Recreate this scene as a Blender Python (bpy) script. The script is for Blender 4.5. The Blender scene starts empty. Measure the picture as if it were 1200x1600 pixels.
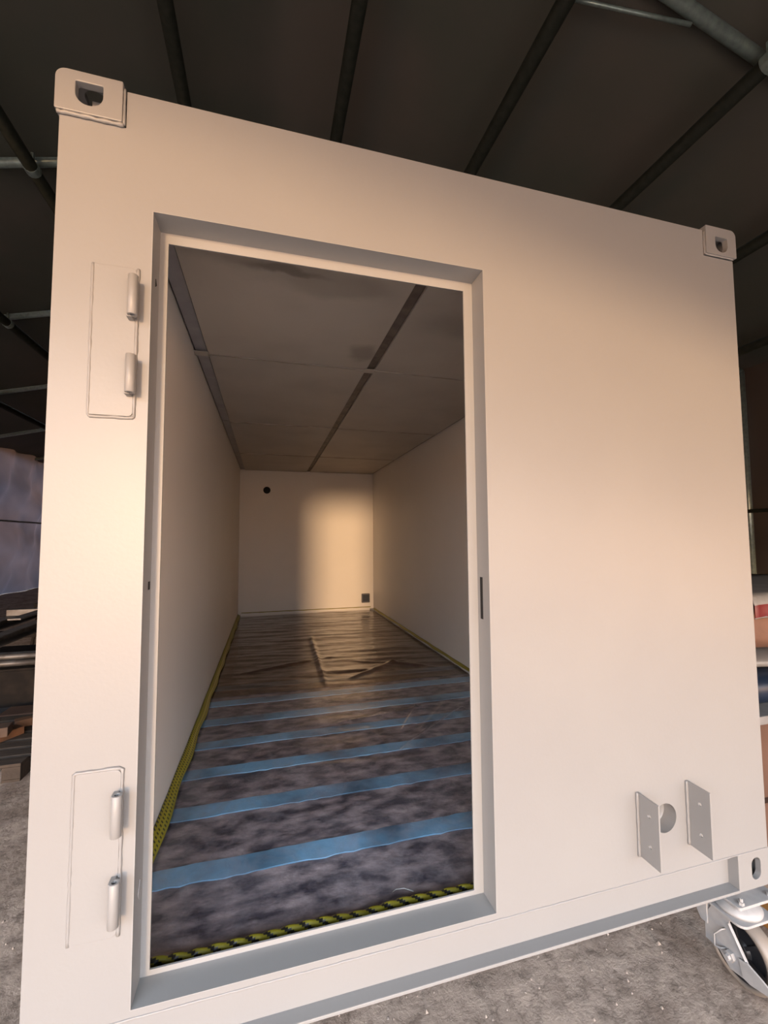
import bpy, bmesh, math, random
from mathutils import Matrix, Vector
random.seed(7)
C = bpy.context.scene.collection
scn = bpy.context.scene
H0 = 0.33                       # the container's underside above the ground

# ------------------------------------------------------------ camera, world, sun, exposure
cam_d = bpy.data.cameras.new('camera'); cam = bpy.data.objects.new('camera', cam_d); C.objects.link(cam)
cam_d.sensor_fit = 'HORIZONTAL'; cam_d.sensor_width = 36; cam_d.lens = 20.0
cam_d.clip_start = 0.02
right = Vector((0.96458249, -0.26370728, -0.00625258)); up = Vector((-0.01048671, -0.0620214, 0.99801973)); fwd = Vector((0.26357286, 0.96260678, 0.06259018))
m = Matrix((right, up, -fwd)).transposed().to_4x4(); m.translation = Vector((0.5612, -1.2695, 1.327 + H0))
cam.matrix_world = m
scn.camera = cam

w = bpy.data.worlds.new('sky'); scn.world = w; w.use_nodes = True
nt = w.node_tree; nt.nodes.clear()
wo = nt.nodes.new('ShaderNodeOutputWorld'); bg = nt.nodes.new('ShaderNodeBackground')
tc = nt.nodes.new('ShaderNodeTexCoord'); sx = nt.nodes.new('ShaderNodeSeparateXYZ'); rp = nt.nodes.new('ShaderNodeValToRGB')
nt.links.new(tc.outputs['Generated'], sx.inputs[0]); nt.links.new(sx.outputs['Z'], rp.inputs[0]); nt.links.new(rp.outputs[0], bg.inputs[0]); nt.links.new(bg.outputs[0], wo.inputs[0])
els = rp.color_ramp.elements
els[0].position = 0.0; els[0].color = (1.5, 0.82, 0.42, 1)
els[1].position = 1.0; els[1].color = (1.3, 1.45, 1.75, 1)
e = els.new(0.06); e.color = (0.95, 0.76, 0.62, 1)
e = els.new(0.14); e.color = (0.80, 0.80, 0.86, 1)
e = els.new(0.40); e.color = (1.75, 1.95, 2.25, 1)
bg.inputs[1].default_value = 3.2

sun_d = bpy.data.lights.new('evening_sun', 'SUN'); sun = bpy.data.objects.new('evening_sun', sun_d); C.objects.link(sun)
sun_d.energy = 1.7; sun_d.color = (1.0, 0.63, 0.34); sun_d.angle = math.radians(6.5)
sun.rotation_euler = Vector((0.184, 1.0, -0.053)).to_track_quat('-Z', 'Y').to_euler()
sun.location = (-2, -9, 3)

vs = scn.view_settings
scn.display_settings.display_device = 'sRGB'
vs.view_transform = 'Standard'; vs.look = 'None'; vs.gamma = 1; vs.use_curve_mapping = False
vs.exposure = 0.85

# ------------------------------------------------------------ materials
ALB = 0.82
def mat(name, col, rough=0.5, metal=0.0, col2=None, nscale=5.0, bump=0.0, bscale=60.0, detail=6, lo=0.4, hi=0.65, spec=0.5, stretch=None, coat=0.0, k=ALB):
    col = tuple(c * k for c in col); col2 = tuple(c * k for c in col2) if col2 else None
    mt = bpy.data.materials.new(name); mt.use_nodes = True
    n = mt.node_tree; b = n.nodes['Principled BSDF']
    b.inputs['Base Color'].default_value = (*col, 1); b.inputs['Roughness'].default_value = rough; b.inputs['Metallic'].default_value = metal
    b.inputs['Specular IOR Level'].default_value = spec; b.inputs['Coat Weight'].default_value = coat
    t = n.nodes.new('ShaderNodeTexCoord'); mp = n.nodes.new('ShaderNodeMapping'); n.links.new(t.outputs['Object'], mp.inputs[0])
    if stretch: mp.inputs['Scale'].default_value = stretch
    if col2:
        nz = n.nodes.new('ShaderNodeTexNoise'); nz.inputs['Scale'].default_value = nscale; nz.inputs['Detail'].default_value = detail
        r = n.nodes.new('ShaderNodeValToRGB'); r.color_ramp.elements[0].position = lo; r.color_ramp.elements[1].position = hi
        r.color_ramp.elements[0].color = (*col, 1); r.color_ramp.elements[1].color = (*col2, 1)
        n.links.new(mp.outputs[0], nz.inputs[0]); n.links.new(nz.outputs[0], r.inputs[0]); n.links.new(r.outputs[0], b.inputs['Base Color'])
    if bump:
        nb = n.nodes.new('ShaderNodeTexNoise'); nb.inputs['Scale'].default_value = bscale; nb.inputs['Detail'].default_value = 4
        bp = n.nodes.new('ShaderNodeBump'); bp.inputs['Strength'].default_value = bump; bp.inputs['Distance'].default_value = 0.01
        n.links.new(mp.outputs[0], nb.inputs[0]); n.links.new(nb.outputs[0], bp.inputs['Height']); n.links.new(bp.outputs[0], b.inputs['Normal'])
    return mt

PAINT = mat('white_paint', (0.272, 0.266, 0.260), 0.40, col2=(0.282, 0.276, 0.268), nscale=2.0, bump=0.03, bscale=90)
REVEAL = mat('grey_white_paint', (0.315, 0.312, 0.305), 0.45, bump=0.03, bscale=80)
INWALL = mat('inner_wall_paint', (0.79, 0.745, 0.69), 0.5, col2=(0.81, 0.765, 0.71), nscale=1.5, bump=0.04, bscale=40)
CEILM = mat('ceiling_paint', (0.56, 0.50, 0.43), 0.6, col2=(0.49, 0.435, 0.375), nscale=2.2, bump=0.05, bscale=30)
DARKGAP = mat('dark_gap', (0.035, 0.03, 0.028), 0.9, col2=(0.05, 0.042, 0.036), nscale=9)
SEAM = mat('seam_sealant', (0.30, 0.25, 0.20), 0.7, col2=(0.5, 0.44, 0.38), nscale=4)
STRIPM = mat('strip_brown', (0.13, 0.10, 0.085), 0.6, col2=(0.2, 0.16, 0.13), nscale=14)
def darken_spots(mt, spots):
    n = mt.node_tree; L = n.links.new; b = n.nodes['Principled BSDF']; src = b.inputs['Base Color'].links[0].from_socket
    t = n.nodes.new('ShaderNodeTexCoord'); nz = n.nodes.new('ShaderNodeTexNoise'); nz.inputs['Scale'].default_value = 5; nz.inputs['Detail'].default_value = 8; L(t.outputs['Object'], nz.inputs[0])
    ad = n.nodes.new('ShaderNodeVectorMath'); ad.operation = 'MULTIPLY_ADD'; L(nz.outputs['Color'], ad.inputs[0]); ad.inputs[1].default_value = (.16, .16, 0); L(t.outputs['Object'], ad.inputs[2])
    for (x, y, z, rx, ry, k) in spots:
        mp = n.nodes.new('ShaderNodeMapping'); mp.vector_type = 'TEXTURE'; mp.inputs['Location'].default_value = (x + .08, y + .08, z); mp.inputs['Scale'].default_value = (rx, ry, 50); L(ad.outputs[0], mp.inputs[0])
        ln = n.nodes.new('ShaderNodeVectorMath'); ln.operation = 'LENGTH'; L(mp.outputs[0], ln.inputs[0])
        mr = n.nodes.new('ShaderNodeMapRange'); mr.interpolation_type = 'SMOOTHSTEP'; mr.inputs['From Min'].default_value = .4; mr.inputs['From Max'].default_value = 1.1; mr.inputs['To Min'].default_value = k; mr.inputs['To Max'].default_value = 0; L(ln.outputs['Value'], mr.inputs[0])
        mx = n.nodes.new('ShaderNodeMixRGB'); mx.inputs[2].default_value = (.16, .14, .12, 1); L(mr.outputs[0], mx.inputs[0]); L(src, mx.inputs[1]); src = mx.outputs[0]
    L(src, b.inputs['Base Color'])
darken_spots(CEILM, [(1.10, 1.20, 2.456, .10, .13, .5), (.62, .50, 2.456, .22, .035, .8), (.85, .56, 2.456, .35, .12, .35), (1.75, .75, 2.456, .5, .2, .4), (.5, .42, 2.456, .5, .12, .45)])  # round smudge first, then patches of darker colour near the doorway
STRIPG = mat('strip_grey', (0.34, 0.32, 0.33), 0.5, col2=(0.40, 0.38, 0.38), nscale=10)
FLOORM = mat('floor_steel_dark', (0.045, 0.042, 0.060), 0.5, col2=(0.44, 0.37, 0.38), nscale=9.0, bump=0.5, bscale=25, lo=0.40, hi=0.74, detail=14, stretch=(1, 1.8, 1), k=1)
BLUEM = mat('blue_paint', (0.045, 0.105, 0.17), 0.4, col2=(0.20, 0.42, 0.62), nscale=2.6, bump=0.1, bscale=30, lo=0.34, hi=0.56, k=1)
BLACK = mat('black_plastic', (0.012, 0.012, 0.014), 0.35, col2=(0.02, 0.02, 0.022), nscale=9)
HOLE = mat('dark_hole', (0.008, 0.008, 0.008), 0.8)
GREYP = mat('socket_grey', (0.10, 0.10, 0.115), 0.35, bump=0.02)
GALV = mat('galvanised_tube', (0.36, 0.44, 0.40), 0.3, 0.5, col2=(0.27, 0.33, 0.30), nscale=20)
DARKTUBE = mat('dark_tube', (0.018, 0.020, 0.014), 0.7, 0.0, col2=(0.026, 0.027, 0.02), nscale=15, spec=0.12)
ROOFM = mat('roof_membrane', (0.080, 0.083, 0.065), 0.75, col2=(0.108, 0.093, 0.076), nscale=0.6, bump=0.25, bscale=1.5)
CASTW = mat('caster_steel', (0.42, 0.405, 0.395), 0.42, 0.0, col2=(0.37, 0.36, 0.35), nscale=30, bump=0.04)
TYREM = mat('tyre_urethane', (0.26, 0.215, 0.175), 0.45, col2=(0.21, 0.185, 0.16), nscale=18, bump=0.05)
CARD = mat('cardboard', (0.095, 0.046, 0.027), 0.8, col2=(0.12, 0.06, 0.037), nscale=6, bump=0.1, bscale=40)
WOOD = mat('rough_wood', (0.20, 0.085, 0.035), 0.75, col2=(0.09, 0.05, 0.03), nscale=7, bump=0.3, bscale=30, stretch=(1, 6, 1))
STEELD = mat('dull_steel', (0.16, 0.155, 0.155), 0.5, 0.5, col2=(0.10, 0.09, 0.085), nscale=12, bump=0.1)
STEELK = mat('dark_steel', (0.014, 0.012, 0.011), 0.8, 0.0, col2=(0.024, 0.019, 0.016), nscale=8, bump=0.1, spec=0.1)
REDM = mat('red_plastic', (0.12, 0.006, 0.008), 0.5, col2=(0.14, 0.009, 0.01), nscale=20)
WHITEM = mat('white_plastic', (0.25, 0.245, 0.24), 0.55, col2=(0.21, 0.205, 0.20), nscale=14, bump=0.1)
NAVY = mat('navy_plastic', (0.006, 0.013, 0.03), 0.35, col2=(0.01, 0.02, 0.045), nscale=6, bump=0.2, bscale=12)
TAN = mat('brown_sack', (0.19, 0.095, 0.06), 0.75, col2=(0.14, 0.07, 0.045), nscale=5, bump=0.6, bscale=9)
YEL = mat('yellow_tape', (0.34, 0.30, 0.02), 0.5, bump=0.1, bscale=200)

def ground_material():
    mt = bpy.data.materials.new('dusty_concrete'); mt.use_nodes = True
    n = mt.node_tree; b = n.nodes['Principled BSDF']; L = n.links.new
    t = n.nodes.new('ShaderNodeTexCoord')
    a = n.nodes.new('ShaderNodeTexNoise'); a.inputs['Scale'].default_value = 3.5; a.inputs['Detail'].default_value = 12; a.inputs['Roughness'].default_value = 0.65; a.inputs['Distortion'].default_value = 0.6
    r = n.nodes.new('ShaderNodeValToRGB'); r.color_ramp.elements[0].position = 0.3; r.color_ramp.elements[0].color = (0.22, 0.155, 0.115, 1)
    r.color_ramp.elements[1].position = 0.72; r.color_ramp.elements[1].color = (0.64, 0.50, 0.40, 1)
    ee = r.color_ramp.elements.new(0.5); ee.color = (0.41, 0.315, 0.25, 1)
    v = n.nodes.new('ShaderNodeTexNoise'); v.inputs['Scale'].default_value = 16; v.inputs['Detail'].default_value = 10; v.inputs['Roughness'].default_value = 0.75
    vr = n.nodes.new('ShaderNodeValToRGB'); vr.color_ramp.elements[0].position = 0.36; vr.color_ramp.elements[0].color = (0.35, 0.34, 0.33, 1); vr.color_ramp.elements[1].position = 0.52; vr.color_ramp.elements[1].color = (1, 1, 1, 1)
    mx = n.nodes.new('ShaderNodeMixRGB'); mx.blend_type = 'MULTIPLY'; mx.inputs[0].default_value = 0.8
    bp = n.nodes.new('ShaderNodeBump'); bp.inputs['Strength'].default_value = 0.9; bp.inputs['Distance'].default_value = 0.03
    L(t.outputs['Object'], a.inputs[0]); L(a.outputs[0], r.inputs[0]); L(t.outputs['Object'], v.inputs[0]); L(v.outputs[0], vr.inputs[0])
    L(r.outputs[0], mx.inputs[1]); L(vr.outputs[0], mx.inputs[2]); L(mx.outputs[0], b.inputs['Base Color']); L(v.outputs[0], bp.inputs['Height']); L(bp.outputs[0], b.inputs['Normal'])
    b.inputs['Roughness'].default_value = 0.85
    return mt
GROUND = ground_material()

def film_material(name, tint, density, hazecol, gloss=1.0):
    """clear polythene: mostly see-through, glossy, with milky scuffs"""
    mt = bpy.data.materials.new(name); mt.use_nodes = True
    n = mt.node_tree; b = n.nodes['Principled BSDF']; L = n.links.new; out = n.nodes['Material Output']
    t = n.nodes.new('ShaderNodeTexCoord'); a = n.nodes.new('ShaderNodeTexNoise'); a.inputs['Scale'].default_value = 7; a.inputs['Detail'].default_value = 14; a.inputs['Roughness'].default_value = 0.75; a.inputs['Distortion'].default_value = 1.0
    r = n.nodes.new('ShaderNodeMapRange'); r.inputs['From Min'].default_value = 0.35; r.inputs['From Max'].default_value = 0.75
    r.inputs['To Min'].default_value = density[0]; r.inputs['To Max'].default_value = density[1]
    tr = n.nodes.new('ShaderNodeBsdfTransparent'); tr.inputs[0].default_value = (*tint, 1)
    b.inputs['Base Color'].default_value = (*hazecol, 1); b.inputs['Roughness'].default_value = 0.22
    gl = n.nodes.new('ShaderNodeBsdfGlossy'); gl.inputs['Roughness'].default_value = 0.16; gl.inputs[0].default_value = (1, 1, 1, 1)
    fr = n.nodes.new('ShaderNodeFresnel')
    # a thin sheet reflects alike from both sides
    ge = n.nodes.new('ShaderNodeNewGeometry'); io = n.nodes.new('ShaderNodeMapRange'); L(ge.outputs['Backfacing'], io.inputs['Value']); io.inputs['To Min'].default_value = 1.45; io.inputs['To Max'].default_value = 1 / 1.45; L(io.outputs[0], fr.inputs['IOR'])
    nb = n.nodes.new('ShaderNodeTexNoise'); nb.inputs['Scale'].default_value = 14; nb.inputs['Detail'].default_value = 6
    bp = n.nodes.new('ShaderNodeBump'); bp.inputs['Strength'].default_value = 0.35; bp.inputs['Distance'].default_value = 0.01
    m1 = n.nodes.new('ShaderNodeMixShader'); m2 = n.nodes.new('ShaderNodeMixShader')
    L(t.outputs['Object'], a.inputs[0]); L(a.outputs[0], r.inputs[0]); L(r.outputs[0], m1.inputs[0]); L(tr.outputs[0], m1.inputs[1]); L(b.outputs[0], m1.inputs[2])
    L(t.outputs['Object'], nb.inputs[0]); L(nb.outputs[0], bp.inputs['Height']); L(bp.outputs[0], gl.inputs['Normal']); L(bp.outputs[0], fr.inputs['Normal']); L(bp.outputs[0], b.inputs['Normal'])
    fs = n.nodes.new('ShaderNodeMath'); fs.operation = 'MULTIPLY'; fs.inputs[1].default_value = gloss; L(fr.outputs[0], fs.inputs[0])
    L(fs.outputs[0], m2.inputs[0]); L(m1.outputs[0], m2.inputs[1]); L(gl.outputs[0], m2.inputs[2]); L(m2.outputs[0], out.inputs['Surface'])
    return mt
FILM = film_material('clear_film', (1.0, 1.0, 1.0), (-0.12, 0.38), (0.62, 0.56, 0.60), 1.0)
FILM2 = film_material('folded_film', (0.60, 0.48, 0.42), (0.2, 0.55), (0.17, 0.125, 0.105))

def tape_material():
    """yellow warning tape printed with slanted black dashes"""
    mt = bpy.data.materials.new('printed_warning_tape'); mt.use_nodes = True
    n = mt.node_tree; b = n.nodes['Principled BSDF']; L = n.links.new
    t = n.nodes.new('ShaderNodeTexCoord'); s = n.nodes.new('ShaderNodeSeparateXYZ'); L(t.outputs['UV'], s.inputs[0])
    def mm(op, a, bb, v=None):
        x = n.nodes.new('ShaderNodeMath'); x.operation = op
        for i, q in enumerate((a, bb)):
            if q is None: continue
            if isinstance(q, (int, float)): x.inputs[i].default_value = q
            else: L(q, x.inputs[i])
        return x.outputs[0]
    u, v = s.outputs['X'], s.outputs['Y']
    k = mm('ADD', mm('MULTIPLY', u, 40.0), mm('MULTIPLY', v, 1.0))
    a = mm('LESS_THAN', mm('FRACT', k, None), 0.42)
    c = mm('LESS_THAN', mm('FRACT', mm('MULTIPLY', v, 3.0), None), 0.55)
    f = mm('MULTIPLY', a, c)
    mx = n.nodes.new('ShaderNodeMixRGB'); mx.inputs[1].default_value = (0.32, 0.27, 0.02, 1); mx.inputs[2].default_value = (0.02, 0.018, 0.01, 1)
    L(f, mx.inputs[0]); L(mx.outputs[0], b.inputs['Base Color']); b.inputs['Roughness'].default_value = 0.45
    return mt
TAPE = tape_material()

def tarp_material(name, c1, c2, trans):
    mt = bpy.data.materials.new(name); mt.use_nodes = True
    n = mt.node_tree; b = n.nodes['Principled BSDF']; L = n.links.new; out = n.nodes['Material Output']
    t = n.nodes.new('ShaderNodeTexCoord'); a = n.nodes.new('ShaderNodeTexNoise'); a.inputs['Scale'].default_value = 0.9; a.inputs['Detail'].default_value = 5
    r = n.nodes.new('ShaderNodeValToRGB'); r.color_ramp.elements[0].color = (*c1, 1); r.color_ramp.elements[1].color = (*c2, 1); r.color_ramp.elements[0].position = 0.35; r.color_ramp.elements[1].position = 0.7
    L(t.outputs['Object'], a.inputs[0]); L(a.outputs[0], r.inputs[0]); L(r.outputs[0], b.inputs['Base Color'])
    tl = n.nodes.new('ShaderNodeBsdfTranslucent'); L(r.outputs[0], tl.inputs[0])
    m1 = n.nodes.new('ShaderNodeMixShader'); m1.inputs[0].default_value = trans
    L(b.outputs[0], m1.inputs[1]); L(tl.outputs[0], m1.inputs[2]); L(m1.outputs[0], out.inputs['Surface']); b.inputs['Roughness'].default_value = 0.4
    return mt
TARP = tarp_material('wall_tarpaulin', (0.09, 0.095, 0.13), (0.18, 0.165, 0.20), 0.10)
TARPD = tarp_material('dark_wall_tarpaulin', (0.07, 0.055, 0.045), (0.09, 0.07, 0.055), 0.0)

# ------------------------------------------------------------ mesh helpers
def obj(name, bm, m, parent=None, smooth=False, bevel=0.0, seg=2):
    me = bpy.data.meshes.new(name)
    bmesh.ops.recalc_face_normals(bm, faces=bm.faces); bm.to_mesh(me); bm.free()
    for mm_ in (m if isinstance(m, (list, tuple)) else [m]): me.materials.append(mm_)
    if smooth:
        for p in me.polygons: p.use_smooth = True
    o = bpy.data.objects.new(name, me); C.objects.link(o)
    if parent: o.parent = parent
    if bevel:
        b = o.modifiers.new('bevel', 'BEVEL'); b.width = bevel; b.segments = seg; b.limit_method = 'ANGLE'; b.angle_limit = math.radians(40)
    return o
def bx(bm, x0, x1, y0, y1, z0, z1, mi=0):
    v = [bm.verts.new((x, y, z)) for x in (x0, x1) for y in (y0, y1) for z in (z0, z1)]
    for f in ((0, 1, 3, 2), (4, 6, 7, 5), (0, 4, 5, 1), (2, 3, 7, 6), (0, 2, 6, 4), (1, 5, 7, 3)):
        q = bm.faces.new([v[i] for i in f]); q.material_index = mi
    return v
def box(name, x0, x1, y0, y1, z0, z1, m, parent=None, bevel=0.0):
    bm = bmesh.new(); bx(bm, x0, x1, y0, y1, z0, z1); return obj(name, bm, m, parent, bevel=bevel)
def tube(bm, pts, r, n=12, cap=True):
    """swept tube through pts"""
    pts = [Vector(p) for p in pts]; rings = []
    rr = r if isinstance(r, (list, tuple)) else [r] * len(pts)
    prev = None
    for i, p in enumerate(pts):
        d = (pts[min(i + 1, len(pts) - 1)] - pts[max(i - 1, 0)]).normalized()
        a = prev if prev is not None else (Vector((0, 0, 1)) if abs(d.z) < 0.9 else Vector((1, 0, 0)))
        u = (a - d * a.dot(d)).normalized(); prev = u; v = d.cross(u)
        rings.append([bm.verts.new(p + (u * math.cos(2 * math.pi * k / n) + v * math.sin(2 * math.pi * k / n)) * rr[i]) for k in range(n)])
    for a, b in zip(rings, rings[1:]):
        for k in range(n):
            f = bm.faces.new((a[k], a[(k + 1) % n], b[(k + 1) % n], b[k])); f.smooth = True
    if cap:
        bm.faces.new(rings[0][::-1]); bm.faces.new(rings[-1])
def tube_obj(name, pts, r, m, parent=None, n=12):
    bm = bmesh.new(); tube(bm, pts, r, n); return obj(name, bm, m, parent)
def prism(bm, poly, axis, a, b):
    """poly: list of 2-D points extruded from a to b along axis (0,1,2); the other two axes in x,y,z order"""
    def P(p, t):
        q = list(p); q.insert(axis, t); return Vector(q)
    A = [bm.verts.new(P(p, a)) for p in poly]; B = [bm.verts.new(P(p, b)) for p in poly]
    bm.faces.new(A[::-1]); bm.faces.new(B)
    n = len(poly)
    for i in range(n): bm.faces.new((A[i], A[(i + 1) % n], B[(i + 1) % n], B[i]))
def prism_obj(name, poly, axis, a, b, m, parent=None, bevel=0.0):
    bm = bmesh.new(); prism(bm, poly, axis, a, b); return obj(name, bm, m, parent, bevel=bevel)
def lathe(bm, prof, axis, c, n=32):
    """prof: list of (t, r) along axis; c centre"""
    rings = []
    for t, r in prof:
        ring = []
        for k in range(n):
            a = 2 * math.pi * k / n; q = [math.cos(a) * r, math.sin(a) * r]; q.insert(axis, t); ring.append(bm.verts.new(Vector(q) + Vector(c)))
        rings.append(ring)
    for a, b in zip(rings, rings[1:]):
        for k in range(n): bm.faces.new((a[k], a[(k + 1) % n], b[(k + 1) % n], b[k]))
    bm.faces.new(rings[0][::-1]); bm.faces.new(rings[-1])
def cut(o, cutters):
    """boolean difference, applied without operators"""
    for c in cutters:
        md = o.modifiers.new('cut', 'BOOLEAN'); md.operation = 'DIFFERENCE'; md.solver = 'EXACT'; md.object = c
    bpy.context.view_layer.update()
    dg = bpy.context.evaluated_depsgraph_get()
    me = bpy.data.meshes.new_from_object(o.evaluated_get(dg)); old = o.data; o.modifiers.clear(); o.data = me; me.name = old.name + '_cut'
    for c in cutters: bpy.data.objects.remove(c)
    return o
def tag(o, label, cat, group=None, kind=None):
    if label: o['label'] = label
    if cat: o['category'] = cat
    if group: o['group'] = group
    if kind: o['kind'] = kind
    return o
def empty(name, loc, label=None, cat=None, group=None):
    o = bpy.data.objects.new(name, None); C.objects.link(o); o.location = loc; o.empty_display_size = 0.1
    return tag(o, label, cat, group)
def copy_tree(o, parent=None):
    c = o.copy(); C.objects.link(c); c.parent = parent
    for ch in list(o.children): copy_tree(ch, c)
    return c
def rrect(x0, x1, z0, z1, rad, n=6):
    """rounded rectangle; rad = (bl, br, tr, tl)"""
    p = []
    for (cx, cz, r, a0) in ((x0, z0, rad[0], 180), (x1, z0, rad[1], 270), (x1, z1, rad[2], 0), (x0, z1, rad[3], 90)):
        ccx = cx + (r if cx == x0 else -r); ccz = cz + (r if cz == z0 else -r)
        if r <= 0: p.append((cx, cz)); continue
        for k in range(n + 1):
            a = math.radians(a0 + 90 * k / n); p.append((ccx + r * math.cos(a), ccz + r * math.sin(a)))
    return p

# ------------------------------------------------------------ the setting: ground and tent
XR, ZR, SL = 0.56, 1.327 + H0 + 4.6 + 0.19, 0.25      # ridge x, membrane ridge height, pitch
XL, XRT = -7.2, 8.35; YF, YB = -3.2, 19.2
def roofz(x, off=0.0): return ZR + off - SL * abs(x - XR)

def ground():
    bm = bmesh.new(); n = 90
    x0, x1, y0, y1 = -9.0, 10.0, -16.0, 21.0
    nx, ny = 90, 150
    V = []
    rnd = random.Random(3)
    for j in range(ny + 1):
        for i in range(nx + 1):
            V.append(bm.verts.new((x0 + (x1 - x0) * i / nx, y0 + (y1 - y0) * j / ny, -0.004 * rnd.random())))
    for j in range(ny):
        for i in range(nx):
            a = j * (nx + 1) + i; bm.faces.new((V[a], V[a + 1], V[a + nx + 2], V[a + nx + 1])).smooth = True
    return tag(obj('floor', bm, GROUND), None, None, kind='structure')
ground()

def sheet(name, P, nu, nv, m, amp, seed, kind='structure', fold=None):
    """P(u,v)->Vector with normal offset noise"""
    from mathutils import noise
    bm = bmesh.new(); V = []
    for j in range(nv + 1):
        for i in range(nu + 1):
            p, nrm = P(i / nu, j / nv)
            q = Vector((p.x * 0.9 + seed, p.y * 0.9, p.z * 0.9))
            d = noise.noise(q) * amp + noise.noise(q * 3.1) * amp * 0.35
            if fold: d += fold(p)
            V.append(bm.verts.new(p + nrm * d))
    for j in range(nv):
        for i in range(nu):
            a = j * (nu + 1) + i; bm.faces.new((V[a], V[a + 1], V[a + nu + 2], V[a + nu + 1])).smooth = True
    o = obj(name, bm, m); o['kind'] = kind; return o
def roofP(u, v):
    x = XL - .3 + (XRT - XL + .6) * u; y = YF + (YB - YF) * v
    # membrane hangs a little between the rafters
    return Vector((x, y, roofz(x, 0.06))), Vector((0, 0, 1))
sheet('ceiling', roofP, 110, 110, ROOFM, 0.02, 1.0)
zE_l, zE_r = roofz(XL, 0.06), roofz(XRT, 0.06)
def fold_l(p): return 0.07 * math.sin(p.y * 2.1 + 0.6 * math.sin(p.z * 2.0)) + 0.05 * math.sin(p.y * 5.3 - p.z * 1.6) + 0.03 * math.sin(p.z * 4.2 + p.y * 1.3)
sheet('wall_left', lambda u, v: (Vector((XL - 0.12, YF + (YB - YF) * u, (zE_l + .12) * v)), Vector((1, 0, 0))), 260, 60, TARP, 0.12, 5.0, fold=fold_l)
sheet('wall_right', lambda u, v: (Vector((XRT + 0.12, YF + (YB - YF) * u, (zE_r + .12) * v)), Vector((-1, 0, 0))), 120, 30, TARPD, 0.04, 9.0)
def gable(name, y, m, hole=None):
    pts = [(XL - .12, 0), (XRT + .12, 0), (XRT + .12, zE_r), (XR, ZR + 0.06), (XL - .12, zE_l)]
    bm = bmesh.new()
    if hole is None:
        prism(bm, pts, 1, y, y + 0.02)
    else:
        (a, za), (b, zb) = hole
        prism(bm, [(XL - .12, 0), (a, 0), (a, za), (a, roofz(a, .06)), (XL - .12, zE_l)], 1, y, y + 0.02)
        prism(bm, [(b, 0), (XRT + .12, 0), (XRT + .12, zE_r), (b, roofz(b, .06)), (b, zb)], 1, y, y + 0.02)
        prism(bm, [(a, za), (b, zb), (b, roofz(b, .06)), (XR, ZR + .06), (a, roofz(a, .06))], 1, y, y + 0.02)
    o = obj(name, bm, m); o['kind'] = 'structure'; return o
gable('wall_back', YB, TARPD)
gable('wall_front', YF, TARPD, hole=((-6.4, 4.30), (7.4, 1.52)))

tent = empty('tent_frame', (0, 0, 0), 'tube frame of the dark storage tent, rafters, purlins and wall posts', 'tent frame')
for y in (-2.0, 1.0, 4.0, 7.0, 10.0, 13.0, 16.0, 19.0):
    r = 0.048
    tube_obj('rafter', [(XL, y, roofz(XL, -0.03)), (XR - 0.15, y, roofz(XR - .15, -0.03)), (XR, y, roofz(XR, -0.05)), (XR + .15, y, roofz(XR + .15, -0.03)), (XRT, y, roofz(XRT, -0.03))], r, GALV, tent, 14)
    for X in (XL, XRT):
        if X == XL and y in (13.0, 16.0): continue      # the far left bays have no post in sight
        tube_obj('post', [(X, y, 0.0), (X, y, roofz(X, -0.03))], 0.05, GALV, tent, 14)
pur_x = [-2.47, -.85, .69, 2.14, 3.72, 5.27, 7.0, -4.14, -5.92]
for X in pur_x:
    x = X + 0.5612
    tube_obj('purlin', [(x, YF, roofz(x, -0.19)), (x, YB, roofz(x, -0.19))], 0.066, DARKTUBE, tent, 12)
    for y in (1.0, 4.0, 7.0, 10.0):
        bm = bmesh.new(); lathe(bm, [(-0.04, 0.074), (0.04, 0.074)], 1, (x, y - 0.10, roofz(x, -0.19)), 14); bx(bm, x - .012, x + .012, y - .12, y - .08, roofz(x, -0.19), roofz(x, -0.02)); obj('clamp', bm, GALV, tent)
for X, Z in ((XL + .06, 1.327 + .62 + H0), (XRT - .06, 1.327 + .42 + H0)):
    tube_obj('wall_rail', [(X, YF, Z), (X, YB, Z)], 0.03, GALV if X < 0 else DARKTUBE, tent, 10)
# thin brace running up from the purlin to the rafter on the right
tube_obj('brace', [(2.62, 1.28, roofz(2.62, -0.14)), (3.66, 1.03, roofz(3.66, -0.09))], 0.016, GALV, tent, 10)
cab = bmesh.new()
tube(cab, [(-7.0, 13.6, 5.25), (-6.9, 14.2, 5.52), (-6.7, 15.1, 5.72), (-6.5, 16.2, 5.78), (-6.4, 18.0, 5.55)], 0.035, 8)
tag(obj('hanging_cable', cab, BLACK), 'black cable arching below the roof at the far left tent wall', 'cable')

# ------------------------------------------------------------ the container
W, H, LEN = 2.438, 2.601, 6.058
box_root = empty('shipping_container', (0, 0, H0), 'off-white steel container with an open doorway, standing on swivel casters', 'container')
K = box_root
DX0, DX1, DZ0, DZ1, DD = 0.2446, 1.2648, 0.1565, 2.2451, 0.0808
FX0, FX1, FZ0, FZ1 = 0.2675, 1.2307, 0.1708, 2.2123
IX0, IX1, IZ0, IZ1, IY1 = 0.127, 2.341, 0.115, 2.456, 5.957

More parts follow.
